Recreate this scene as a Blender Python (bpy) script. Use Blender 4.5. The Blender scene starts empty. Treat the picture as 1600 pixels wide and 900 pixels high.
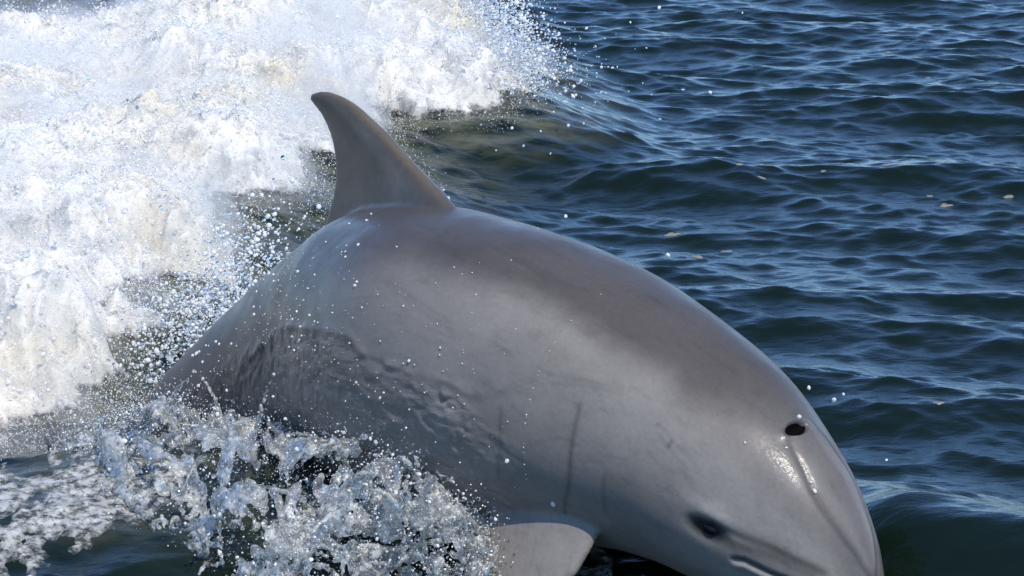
import bpy, math, random
import numpy as np
from mathutils import Vector
random.seed(7)
RNG = np.random.default_rng(11)
SC = bpy.context.scene
COL = SC.collection

# ------------------------------------------------------------------ camera, sky, sun, exposure
CAM_D, CAM_DEPRESS, AIM_Z, FOCAL_PX = 6.5, math.radians(12), 0.35, 6240.0
cam_data = bpy.data.cameras.new('camera')
cam_data.sensor_width = 36.0
cam_data.lens = 36.0 * FOCAL_PX / 1600.0
cam_data.clip_start = 0.1
cam_data.clip_end = 20000.0
cam = bpy.data.objects.new('camera', cam_data)
COL.objects.link(cam)
cam.location = (0, -CAM_D * math.cos(CAM_DEPRESS), AIM_Z + CAM_D * math.sin(CAM_DEPRESS))
cam.rotation_euler = (math.radians(90) - CAM_DEPRESS, 0, 0)
SC.camera = cam

SUN_DIR = Vector((0.25, -0.51, 0.82)).normalized()       # towards the sun
SUN_EL = math.asin(SUN_DIR.z)
SUN_AZ = math.atan2(SUN_DIR.x, SUN_DIR.y)                # from +y, clockwise seen from above
world = bpy.data.worlds.new('World')
SC.world = world
world.use_nodes = True
wn = world.node_tree.nodes
sky = wn.new('ShaderNodeTexSky')
sky.sky_type = 'NISHITA'
sky.sun_disc = False
sky.sun_elevation = SUN_EL
sky.sun_rotation = SUN_AZ
sky.air_density = 0.8
sky.dust_density = 0.0
sky.ozone_density = 9.0
bg = wn['Background']
bg.inputs['Strength'].default_value = 0.15
world.node_tree.links.new(sky.outputs[0], bg.inputs['Color'])

sun_data = bpy.data.lights.new('sun', 'SUN')
sun_data.energy = 3.0
sun_data.angle = math.radians(0.5)
sun_data.color = (1.0, 0.955, 0.89)
sun = bpy.data.objects.new('sun', sun_data)
COL.objects.link(sun)
sun.rotation_euler = SUN_DIR.to_track_quat('Z', 'Y').to_euler()
sun.location = (2, -2, 6)

SC.view_settings.view_transform = 'Standard'
SC.view_settings.look = 'None'
SC.view_settings.exposure = 0.72
SC.view_settings.gamma = 1.0
SC.cycles.transparent_max_bounces = 24
SC.cycles.max_bounces = 10
SC.cycles.volume_bounces = 3

# ------------------------------------------------------------------ helpers
CP = np.array(cam.location)
FW = np.array([0, math.cos(CAM_DEPRESS), -math.sin(CAM_DEPRESS)])
UPV = np.array([0, math.sin(CAM_DEPRESS), math.cos(CAM_DEPRESS)])

def ray(px, py):
    return FW + np.array([1.0, 0, 0]) * (px - 800) / FOCAL_PX + UPV * (450 - py) / FOCAL_PX

def at_height(px, py, z):
    d = ray(px, py)
    return CP + d * ((z - CP[2]) / d[2])

def at_depth(px, py, y):
    d = ray(px, py)
    return CP + d * ((y - CP[1]) / d[1])

def smooth(a, b, x):
    t = np.clip((x - a) / (b - a), 0, 1)
    return t * t * (3 - 2 * t)

def field(seed, n, period, lo, hi, slope):
    """periodic random field, rms 1, wavelengths between lo and hi metres"""
    r = np.random.default_rng(seed)
    k = np.fft.fftfreq(n, period / n)
    kx, ky = np.meshgrid(k, k, indexing='ij')
    kk = np.hypot(kx, ky)
    kk[0, 0] = 1
    amp = kk ** -slope * (kk > 1 / hi) * np.exp(-(kk * lo) ** 2)
    amp[0, 0] = 0
    f = np.fft.ifft2(np.fft.fft2(r.standard_normal((n, n))) * amp).real
    return f / f.std(), period

def samp(fp, x, y):
    f, period = fp
    n = f.shape[0]
    u = np.mod(np.asarray(x) / period, 1) * n
    v = np.mod(np.asarray(y) / period, 1) * n
    i = np.floor(u).astype(int); j = np.floor(v).astype(int)
    a = u - i; b = v - j
    i %= n; j %= n
    i1 = (i + 1) % n; j1 = (j + 1) % n
    return (f[i, j] * (1 - a) * (1 - b) + f[i1, j] * a * (1 - b) + f[i, j1] * (1 - a) * b + f[i1, j1] * a * b)

def mesh_object(name, verts, faces, mat, parent=None, smooth_shade=True):
    me = bpy.data.meshes.new(name)
    verts = np.asarray(verts, np.float32)
    me.vertices.add(len(verts))
    me.vertices.foreach_set('co', verts.ravel())
    if len(faces):
        if isinstance(faces, np.ndarray):
            nf, w = faces.shape
            me.loops.add(nf * w)
            me.loops.foreach_set('vertex_index', faces.astype(np.int32).ravel())
            me.polygons.add(nf)
            me.polygons.foreach_set('loop_start', np.arange(0, nf * w, w, dtype=np.int32))
            me.polygons.foreach_set('loop_total', np.full(nf, w, np.int32))
        else:
            me.from_pydata([], [], [])
            me.clear_geometry()
            me.from_pydata([tuple(v) for v in verts.tolist()], [], faces)
    me.update(calc_edges=True)
    me.validate()
    if smooth_shade and len(me.polygons):
        me.polygons.foreach_set('use_smooth', np.ones(len(me.polygons), bool))
    if mat:
        me.materials.append(mat)
    o = bpy.data.objects.new(name, me)
    COL.objects.link(o)
    if parent:
        o.parent = parent
    return o

def tag(o, label=None, cat=None, group=None, kind=None):
    if label: o['label'] = label
    if cat: o['category'] = cat
    if group: o['group'] = group
    if kind: o['kind'] = kind
    return o

def vattr(o, name, data):
    a = o.data.attributes.new(name, 'FLOAT', 'POINT')
    a.data.foreach_set('value', np.asarray(data, np.float32))

def vcolor(o, name, data):
    a = o.data.attributes.new(name, 'FLOAT_COLOR', 'POINT')
    d = np.ones((len(data), 4), np.float32)
    d[:, :3] = data
    a.data.foreach_set('color', d.ravel())

def vvec(o, name, data):
    a = o.data.attributes.new(name, 'FLOAT_VECTOR', 'POINT')
    a.data.foreach_set('vector', np.asarray(data, np.float32).ravel())

def grid_faces(nx, ny):
    i = np.arange(nx * ny).reshape(nx, ny)
    return np.stack([i[:-1, :-1], i[1:, :-1], i[1:, 1:], i[:-1, 1:]], -1).reshape(-1, 4)

class Mat:
    def __init__(self, name):
        self.m = bpy.data.materials.new(name)
        self.m.use_nodes = True
        self.nt = self.m.node_tree
        self.b = self.nt.nodes['Principled BSDF']
        self.out = self.nt.nodes['Material Output']
    def n(self, t, **kw):
        x = self.nt.nodes.new(t)
        for k, v in kw.items():
            if k in x.inputs.keys() and not hasattr(x, k):
                x.inputs[k].default_value = v
            else:
                setattr(x, k, v)
        return x
    def l(self, a, b):
        self.nt.links.new(a, b)
    def set(self, **kw):
        for k, v in kw.items():
            self.b.inputs[k.replace('_', ' ')].default_value = v
    def noise(self, scale, detail=3, rough=0.5, vec=None, mapscale=None):
        t = self.n('ShaderNodeTexNoise')
        t.inputs['Scale'].default_value = scale
        t.inputs['Detail'].default_value = detail
        t.inputs['Roughness'].default_value = rough
        if vec is None:
            vec = self.n('ShaderNodeTexCoord').outputs['Object']
        if mapscale:
            mp = self.n('ShaderNodeMapping')
            mp.inputs['Scale'].default_value = mapscale
            self.l(vec, mp.inputs['Vector'])
            vec = mp.outputs[0]
        self.l(vec, t.inputs['Vector'])
        return t.outputs[0]
    def ramp(self, fac, a, b, ca=(0, 0, 0, 1), cb=(1, 1, 1, 1)):
        r = self.n('ShaderNodeValToRGB')
        r.color_ramp.elements[0].position = a
        r.color_ramp.elements[0].color = ca
        r.color_ramp.elements[1].position = b
        r.color_ramp.elements[1].color = cb
        self.l(fac, r.inputs[0])
        return r.outputs[0]
    def mixc(self, fac, a, b):
        m = self.n('ShaderNodeMix')
        m.data_type = 'RGBA'
        for s, v in ((0, fac), (6, a), (7, b)):
            if isinstance(v, (int, float, tuple)):
                m.inputs[s].default_value = v
            else:
                self.l(v, m.inputs[s])
        return m.outputs[2]
    def math(self, op, a, b=0.0):
        m = self.n('ShaderNodeMath')
        m.operation = op
        for s, v in ((0, a), (1, b)):
            if isinstance(v, (int, float)):
                m.inputs[s].default_value = v
            else:
                self.l(v, m.inputs[s])
        return m.outputs[0]
    def attr(self, name, out='Fac'):
        a = self.n('ShaderNodeAttribute')
        a.attribute_name = name
        return a.outputs[out]
    def bump(self, h, strength, dist, prev=None):
        b = self.n('ShaderNodeBump')
        b.inputs['Strength'].default_value = strength
        b.inputs['Distance'].default_value = dist
        self.l(h, b.inputs['Height'])
        if prev is not None:
            self.l(prev, b.inputs['Normal'])
        return b.outputs[0]

# ------------------------------------------------------------------ materials
def make_sea_mat():
    M = Mat('sea_water')
    aer = M.attr('aeration')
    n1 = M.noise(11, 6, 0.65, mapscale=(0.7, 1.6, 1))
    a2 = M.math('MULTIPLY', aer, M.ramp(n1, 0.38, 0.66))
    col = M.mixc(a2, (0.0032, 0.0080, 0.0034, 1), (0.115, 0.120, 0.080, 1))
    M.l(col, M.b.inputs['Base Color'])
    M.set(Roughness=0.19, IOR=1.333)
    b = M.bump(M.noise(38, 4, 0.55, mapscale=(0.75, 1.5, 1)), 0.45, 0.005)
    b = M.bump(M.noise(150, 2, 0.5, mapscale=(0.8, 1.4, 1)), 0.25, 0.0015, b)
    M.l(b, M.b.inputs['Normal'])
    return M.m

def make_foam_mat(name='white_foam'):
    M = Mat(name)
    n1 = M.noise(2.3, 3, 0.55)
    col = M.mixc(M.ramp(n1, 0.46, 0.66), (0.66, 0.635, 0.58, 1), (0.55, 0.50, 0.39, 1))
    n2 = M.noise(14, 5, 0.6)
    col = M.mixc(M.ramp(n2, 0.46, 0.72), col, (0.34, 0.355, 0.345, 1))
    M.l(col, M.b.inputs['Base Color'])
    M.set(Roughness=0.5, IOR=1.33, Subsurface_Weight=0.85, Subsurface_Scale=0.03)
    M.b.inputs['Subsurface Radius'].default_value = (1, 1, 1)
    b = M.bump(M.noise(90, 5, 0.65), 0.45, 0.010)
    v = M.n('ShaderNodeTexVoronoi')
    v.inputs['Scale'].default_value = 170
    M.l(M.n('ShaderNodeTexCoord').outputs['Object'], v.inputs['Vector'])
    b = M.bump(v.outputs['Distance'], 0.5, 0.004, b)
    M.l(b, M.b.inputs['Normal'])
    lace = M.math('ADD', M.noise(34, 6, 0.72), M.math('MULTIPLY', M.attr('cover'), 0.75))
    M.l(M.ramp(lace, 0.62, 0.86), M.b.inputs['Alpha'])
    return M.m

def make_spray_mat():
    """aerated droplets: clear water with white bubbles in it"""
    M = Mat('spray_droplets')
    nt = M.nt
    M.set(Base_Color=(0.90, 0.89, 0.86, 1), Roughness=0.08, IOR=1.333, Transmission_Weight=0.45)
    return M.m

def make_clear_mat():
    M = Mat('clear_water')
    M.set(Base_Color=(0.97, 0.98, 0.98, 1), Roughness=0.0, IOR=1.333, Transmission_Weight=1.0)
    return M.m

def make_splash_mat():
    M = Mat('splash_water')
    fr = M.n('ShaderNodeFresnel'); fr.inputs['IOR'].default_value = 1.36
    tr = M.n('ShaderNodeBsdfTransparent'); tr.inputs['Color'].default_value = (0.93, 0.95, 0.94, 1)
    gl = M.n('ShaderNodeBsdfGlossy'); gl.inputs['Roughness'].default_value = 0.06
    gl.inputs['Color'].default_value = (1, 1, 1, 1)
    thin = M.n('ShaderNodeMixShader')
    M.l(fr.outputs[0], thin.inputs[0]); M.l(tr.outputs[0], thin.inputs[1]); M.l(gl.outputs[0], thin.inputs[2])
    M.set(Base_Color=(0.72, 0.70, 0.65, 1), Roughness=0.25, IOR=1.333)
    n = M.noise(42, 6, 0.70)
    mx = M.n('ShaderNodeMixShader')
    M.l(M.ramp(n, 0.46, 0.74, (0.06, 0.06, 0.06, 1), (0.72, 0.72, 0.72, 1)), mx.inputs[0])
    M.l(thin.outputs[0], mx.inputs[1]); M.l(M.b.outputs[0], mx.inputs[2])
    M.l(mx.outputs[0], M.out.inputs['Surface'])
    b = M.bump(M.noise(120, 3, 0.6), 0.5, 0.004)
    for s in (gl, M.b, fr):
        M.l(b, s.inputs['Normal'])
    return M.m

def make_skin_mat():
    M = Mat('dolphin_skin')
    rest = M.attr('rest', 'Vector')
    col = M.attr('pigment', 'Color')
    n1 = M.noise(7, 5, 0.6, vec=rest)
    c = M.n('ShaderNodeHueSaturation')
    M.l(col, c.inputs['Color'])
    mr = M.n('ShaderNodeMapRange')
    mr.inputs['From Min'].default_value = 0.3; mr.inputs['From Max'].default_value = 0.7
    mr.inputs['To Min'].default_value = 0.86; mr.inputs['To Max'].default_value = 1.14
    M.l(n1, mr.inputs['Value']); M.l(mr.outputs[0], c.inputs['Value'])
    n2 = M.noise(160, 3, 0.6, vec=rest)
    c2 = M.n('ShaderNodeHueSaturation')
    mr2 = M.n('ShaderNodeMapRange')
    mr2.inputs['From Min'].default_value = 0.3; mr2.inputs['From Max'].default_value = 0.7
    mr2.inputs['To Min'].default_value = 0.93; mr2.inputs['To Max'].default_value = 1.07
    M.l(n2, mr2.inputs['Value']); M.l(mr2.outputs[0], c2.inputs['Value'])
    M.l(c.outputs[0], c2.inputs['Color'])
    n3 = M.noise(30, 6, 0.7, vec=rest, mapscale=(0.6, 1.5, 1.5))
    spots = M.ramp(n3, 0.52, 0.74, (1, 1, 1, 1), (0.80, 0.80, 0.80, 1))
    mm = M.n('ShaderNodeMix'); mm.data_type = 'RGBA'; mm.blend_type = 'MULTIPLY'; mm.inputs[0].default_value = 1.0
    M.l(c2.outputs[0], mm.inputs[6]); M.l(spots, mm.inputs[7])
    M.l(mm.outputs[2], M.b.inputs['Base Color'])
    M.l(M.ramp(M.noise(18, 5, 0.65, vec=rest), 0.35, 0.70, (0.34, 0.34, 0.34, 1), (0.52, 0.52, 0.52, 1)), M.b.inputs['Roughness'])
    M.b.inputs['Specular IOR Level'].default_value = 0.32
    M.set(Roughness=0.42, IOR=1.38, Coat_Weight=0.09, Coat_Roughness=0.13, Coat_IOR=1.33)
    wet = M.attr('wetfilm')
    st = M.noise(60, 4, 0.6, vec=rest, mapscale=(0.5, 1.6, 1.3))
    b = M.bump(M.math('MULTIPLY', st, wet), 0.40, 0.005)
    b = M.bump(n2, 0.10, 0.0015, b)
    M.l(b, M.b.inputs['Normal'])
    M.l(M.bump(M.noise(75, 4, 0.6, vec=rest, mapscale=(0.6, 1.3, 1.3)), 0.22, 0.003, b), M.b.inputs['Coat Normal'])
    return M.m

def make_plain(name, color, rough, coat=0.0):
    M = Mat(name)
    M.l(M.mixc(M.noise(40, 3), tuple(color) + (1,), tuple(c * 0.7 for c in color) + (1,)), M.b.inputs['Base Color'])
    M.set(Roughness=rough, Coat_Weight=coat)
    return M.m

MAT_SEA, MAT_FOAM, MAT_SPRAY, MAT_CLEAR = make_sea_mat(), make_foam_mat(), make_spray_mat(), make_clear_mat()
MAT_SPLASH, MAT_SKIN = make_splash_mat(), make_skin_mat()
MAT_EYE = make_plain('eye_black', (0.006, 0.0055, 0.0055), 0.48, 0.0)
MAT_EYE.node_tree.nodes['Principled BSDF'].inputs['Specular IOR Level'].default_value = 0.2
MAT_HOLE = make_plain('blowhole_dark', (0.003, 0.0025, 0.0025), 0.9)
MAT_HOLE.node_tree.nodes['Principled BSDF'].inputs['Specular IOR Level'].default_value = 0.05

# ------------------------------------------------------------------ sea surface
def ocean(seed, n, period, lpeak, slope, theta0, spread, lmin):
    r = np.random.default_rng(seed)
    k = 2 * np.pi * np.fft.fftfreq(n, period / n)
    kx, ky = np.meshgrid(k, k, indexing='ij')
    kk = np.hypot(kx, ky); kk[0, 0] = 1
    kp = 2 * np.pi / lpeak
    amp = kk ** -slope * np.exp(-0.6 * (kp / kk) ** 2) * np.exp(-(kk * lmin / (2 * np.pi)) ** 2)
    th = np.arctan2(ky, kx)
    amp *= np.sqrt(np.abs(np.cos(th - theta0)) ** spread + 0.03)
    amp[0, 0] = 0
    H = np.fft.fft2(r.standard_normal((n, n))) * amp
    h = np.fft.ifft2(H).real
    s = h.std()
    dx = np.fft.ifft2(-1j * kx / kk * H).real / s
    dy = np.fft.ifft2(-1j * ky / kk * H).real / s
    return (h / s, period), (dx, period), (dy, period)

# waves run towards the camera, crests tilted a little down to the right
SW = ocean(21, 512, 6.4, 0.95, 2.6, math.radians(-104), 6, 0.10)
CH = ocean(5, 1024, 4.1, 0.26, 2.15, math.radians(-97), 3, 0.022)
SW_A, CH_A = 0.0130, 0.0047

FOAM_POLY = np.array([(-2.6, 4.0), (-1.60, 4.05), (-1.40, 4.12), (-1.22, 4.18), (-1.04, 4.45), (-0.96, 5.0), (-0.94, 6.9), (-0.34, 6.9), (-0.2, 5.1),
    (-0.06, 4.3), (0.03, 3.7), (0.0, 3.30), (-0.12, 3.20), (-0.24, 3.18), (-0.30, 3.22), (-0.32, 3.05), (-0.31, 2.25), (-0.40, 2.20),
    (-0.42, 1.94), (-0.53, 1.86), (-0.56, 1.56), (-0.64, 1.26), (-0.72, 1.08), (-0.67, 0.74), (-0.69, 0.34), (-0.73, 0.14), (-0.86, 0.12), (-1.02, 0.12), (-2.6, 0.10)])

def poly_sd(x, y, P):
    """signed distance, positive inside"""
    shp = np.shape(x)
    x = np.ravel(x); y = np.ravel(y)
    d = np.full(x.shape, 1e9); ins = np.zeros(x.shape, bool)
    for a, b in zip(P, np.roll(P, -1, 0)):
        e = b - a
        t = np.clip(((x - a[0]) * e[0] + (y - a[1]) * e[1]) / (e @ e), 0, 1)
        d = np.minimum(d, np.hypot(x - a[0] - t * e[0], y - a[1] - t * e[1]))
        c = ((a[1] > y) != (b[1] > y))
        if a[1] != b[1]:
            ins ^= c & (x < (b[0] - a[0]) * (y - a[1]) / (b[1] - a[1]) + a[0])
    return np.where(ins, d, -d).reshape(shp)

def sea_base(x, y):
    """large shapes the animal and the wake give the water, under the open sea waves"""
    sd = poly_sd(x, y, FOAM_POLY)
    z = 0.125 * smooth(-0.42, 0.12, sd) * smooth(0.2, 1.1, y)
    # near wave that tips its dark face at the camera, right of the head
    crest = -0.55 - 0.75 * (x - 0.6) + 0.02 * np.sin(7 * x)
    q = y - crest
    z = z + 0.150 * np.where(q > 0, np.exp(-(q / 0.42) ** 2), np.exp(-(q / 0.25) ** 2)) * smooth(0.30, 0.62, x) * smooth(2.2, 1.2, x)
    q = y + 0.27 + 0.03 * np.sin(5 * x + 1)
    z = z + 0.080 * np.where(q > 0, np.exp(-(q / 0.45) ** 2), np.exp(-(q / 0.24) ** 2)) * (1 - smooth(0.25, 0.6, x)) * smooth(-1.6, -0.8, x)
    return z, sd

def sea_calm(x, y):
    """less chop on the smooth face of the near wave"""
    return 1.0 - 0.55 * np.exp(-(((x - 0.75) / 0.5) ** 2 + ((y + 0.68) / 0.22) ** 2))

def sea_point(x, y):
    b, sd = sea_base(x, y)
    c = sea_calm(x, y)
    z = b + c * (SW_A * samp(SW[0], x, y) + CH_A * samp(CH[0], x, y))
    return (x - 0.9 * c * (SW_A * samp(SW[1], x, y) + CH_A * samp(CH[1], x, y)),
            y - 0.9 * c * (SW_A * samp(SW[2], x, y) + CH_A * samp(CH[2], x, y)), z, sd)

def sea_height(x, y):
    """height of the finished surface over a ground point"""
    u, v = x, y
    for _ in range(5):
        a, b, z, _s = sea_point(u, v)
        u = u + (x - a); v = v + (y - b)
    return z

def build_sea():
    def axis(a, b, step, far, n):
        core = np.arange(a, b + step / 2, step)
        g = np.geomspace(step, far, n)
        return np.concatenate([(a - np.cumsum(g))[::-1], core, b + np.cumsum(g)])
    xs = axis(-2.30, 1.80, 0.0054, 700.0, 60)
    ys = axis(-0.80, 6.40, 0.0108, 700.0, 60)
    X, Y = np.meshgrid(xs, ys, indexing='ij')
    PX, PY, Z, sd = sea_point(X, Y)
    fine = np.maximum(np.gradient(xs)[:, None], np.gradient(ys)[None, :]) < 0.05
    far = np.exp(-(np.maximum(0, np.hypot(X, Y) - 8) / 30) ** 2)
    V = np.stack([np.where(fine, PX, X), np.where(fine, PY, Y), Z * far], -1)
    o = mesh_object('sea', V.reshape(-1, 3), grid_faces(len(xs), len(ys)), MAT_SEA)
    aer = smooth(-0.36, 0.0, sd) * smooth(0.15, 0.5, Y)
    near = smooth(0.55, 0.0, np.hypot((X + 0.55) / 1.2, (Y + 0.1) / 0.8)) * 0.8
    vattr(o, 'aeration', np.maximum(aer, near).ravel())
    tag(o, kind='structure')
    k = slice(60, -60)
    return X[k, k], Y[k, k], V[k, k], sd[k, k]

SEA = build_sea()

# ------------------------------------------------------------------ dolphin
ST = np.array([[0.0, -0.0779, -0.086, 0.006], [0.012, -0.0582, -0.106, 0.0241], [0.05, -0.0484, -0.118, 0.0362], [0.09, -0.0375, -0.127, 0.0452],
    [0.11, -0.0111, -0.131, 0.0559], [0.135, 0.0212, -0.137, 0.0701], [0.175, 0.0562, -0.146, 0.0897], [0.22, 0.0843, -0.157, 0.1069],
    [0.28, 0.1101, -0.168, 0.1247], [0.34, 0.1291, -0.178, 0.1416], [0.42, 0.1506, -0.192, 0.1608], [0.52, 0.1698, -0.21, 0.1828],
    [0.65, 0.1936, -0.229, 0.2071], [0.8, 0.2225, -0.243, 0.2249], [0.95, 0.2406, -0.248, 0.2295], [1.1, 0.2511, -0.24, 0.2201],
    [1.25, 0.2517, -0.222, 0.1971], [1.4, 0.2255, -0.197, 0.1667], [1.6, 0.1721, -0.158, 0.1227], [1.8, 0.1301, -0.118, 0.0838],
    [2.0, 0.0962, -0.084, 0.0515], [2.2, 0.0679, -0.058, 0.0319], [2.35, 0.0491, -0.04, 0.022], [2.45, 0.0298, -0.02, 0.015]])
POSE = np.array([0.5769, 0.7645, 0.8273, 1.0937, 0.7076, 0.3639, -0.2925, -0.3582, 0.0113, 0.1795, 0.4743, 1.5053, -0.0778, -0.2464, 0.2765, -0.0231, -0.0406])
KN = np.array([0, .35, .75, 1.15, 1.6, 2.5])
XS = np.linspace(-.02, 2.52, 509)

def pch(xk, yk, x):
    h = np.diff(xk); d = np.diff(yk) / h; m = np.zeros_like(yk)
    for i in range(1, len(xk) - 1):
        if d[i-1] * d[i] > 0:
            w1 = 2 * h[i] + h[i-1]; w2 = h[i] + 2 * h[i-1]
            m[i] = (w1 + w2) / (w1 / d[i-1] + w2 / d[i])
    m[0] = d[0]; m[-1] = d[-1]
    i = np.clip(np.searchsorted(xk, x) - 1, 0, len(xk) - 2); t = (x - xk[i]) / h[i]
    return ((2*t**3 - 3*t**2 + 1) * yk[i] + (t**3 - 2*t**2 + t) * h[i] * m[i] + (-2*t**3 + 3*t**2) * yk[i+1] + (t**3 - t**2) * h[i] * m[i+1])

def prof(x):
    return [pch(ST[:, 0], ST[:, k], x) for k in (1, 2, 3)]

def sect(x, th):
    x = np.asarray(x, float); th = np.asarray(th, float)
    t, b, w = prof(x)
    zc = (t + b) / 2 + (t - b) * 0.02
    c = np.cos(th); s = np.sin(th)
    z = np.where(c > 0, zc + (t - zc) * c, zc + (zc - b) * c)
    return np.stack([x + 0 * th, w * s, z], -1)

def nspl(xk, yk, x):
    n = len(xk); h = np.diff(xk); A = np.eye(n); r = np.zeros(n)
    for i in range(1, n - 1):
        A[i, i-1] = h[i-1]; A[i, i] = 2 * (h[i-1] + h[i]); A[i, i+1] = h[i]
        r[i] = 6 * ((yk[i+1] - yk[i]) / h[i] - (yk[i] - yk[i-1]) / h[i-1])
    M = np.linalg.solve(A, r)
    i = np.clip(np.searchsorted(xk, x) - 1, 0, n - 2); a = (xk[i+1] - x) / h[i]; b = (x - xk[i]) / h[i]
    return a * yk[i] + b * yk[i+1] + ((a**3 - a) * M[i] + (b**3 - b) * M[i+1]) * h[i]**2 / 6

def spine(p):
    yaw = nspl(KN, p[0:6], XS); pit = nspl(KN, p[6:12], XS); rol = p[15] + p[16] * (XS - 1)
    f = np.stack([np.cos(pit) * np.cos(yaw), -np.cos(pit) * np.sin(yaw), np.sin(pit)], -1)
    dx = XS[1] - XS[0]; C = np.zeros_like(f)
    C[1:] = np.cumsum(-(f[1:] + f[:-1]) / 2 * dx, 0)
    C += p[12:15] - C[np.argmin(abs(XS - 1.0))]
    r0 = np.cross(f, [0, 0, 1.]); r0 /= np.linalg.norm(r0, axis=1)[:, None]
    u0 = np.cross(r0, f)
    c, s = np.cos(rol)[:, None], np.sin(rol)[:, None]
    return C, f, r0 * c - u0 * s, u0 * c + r0 * s

SPINE = spine(POSE)

def bend(R):
    """rest pose (x tailwards, y to the animal's right, z up) -> the arched pose"""
    R = np.atleast_2d(R)
    C, f, r, u = SPINE
    q = np.clip((R[:, 0] - XS[0]) / (XS[1] - XS[0]), 0, len(XS) - 1.001)
    i = q.astype(int); t = (q - i)[:, None]
    L = lambda A: A[i] * (1 - t) + A[i+1] * t
    return L(C) + R[:, 1:2] * L(r) + R[:, 2:3] * L(u)

def skin_point(x, deg, out=0.0):
    """point on the bare body in rest pose, pushed outwards"""
    a = sect([x], [math.radians(deg)])[0]
    e = 1e-3
    du = sect([x + e], [math.radians(deg)])[0] - a
    dv = sect([x], [math.radians(deg) + e])[0] - a
    n = np.cross(dv, du); n /= np.linalg.norm(n)
    c = np.array([x, 0, (sect([x], [0.])[0][2] + sect([x], [math.pi])[0][2]) / 2])
    if n @ (a - c) < 0: n = -n
    return a + n * out, n

def loft(rings):
    """closed tube through equal-length rings, capped with fans"""
    V = [p for r in rings for p in r]; n = len(rings[0]); F = []
    for k in range(len(rings) - 1):
        for j in range(n):
            a, b = k * n + j, k * n + (j + 1) % n
            F.append((a, b, b + n, a + n))
    F.append(tuple(reversed(range(n)))); F.append(tuple(range((len(rings) - 1) * n, len(rings) * n)))
    return V, F

def foil(le, te, thick, axis_chord, axis_thick, m=20):
    """foil section ring between a leading and a trailing edge point"""
    le = np.array(le); te = np.array(te); out = []
    for j in range(m):
        a = 2 * math.pi * j / m
        c = 0.5 - 0.5 * math.cos(a)
        t = math.sqrt(max(c, 0)) * (1 - c) ** 0.9 * 2.1 * thick / 2 + 0.0015
        out.append(le + (te - le) * c + np.array(axis_thick) * t * (1 if a < math.pi else -1) * (0 if j in (0, m // 2) else 1))
    return out

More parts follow.
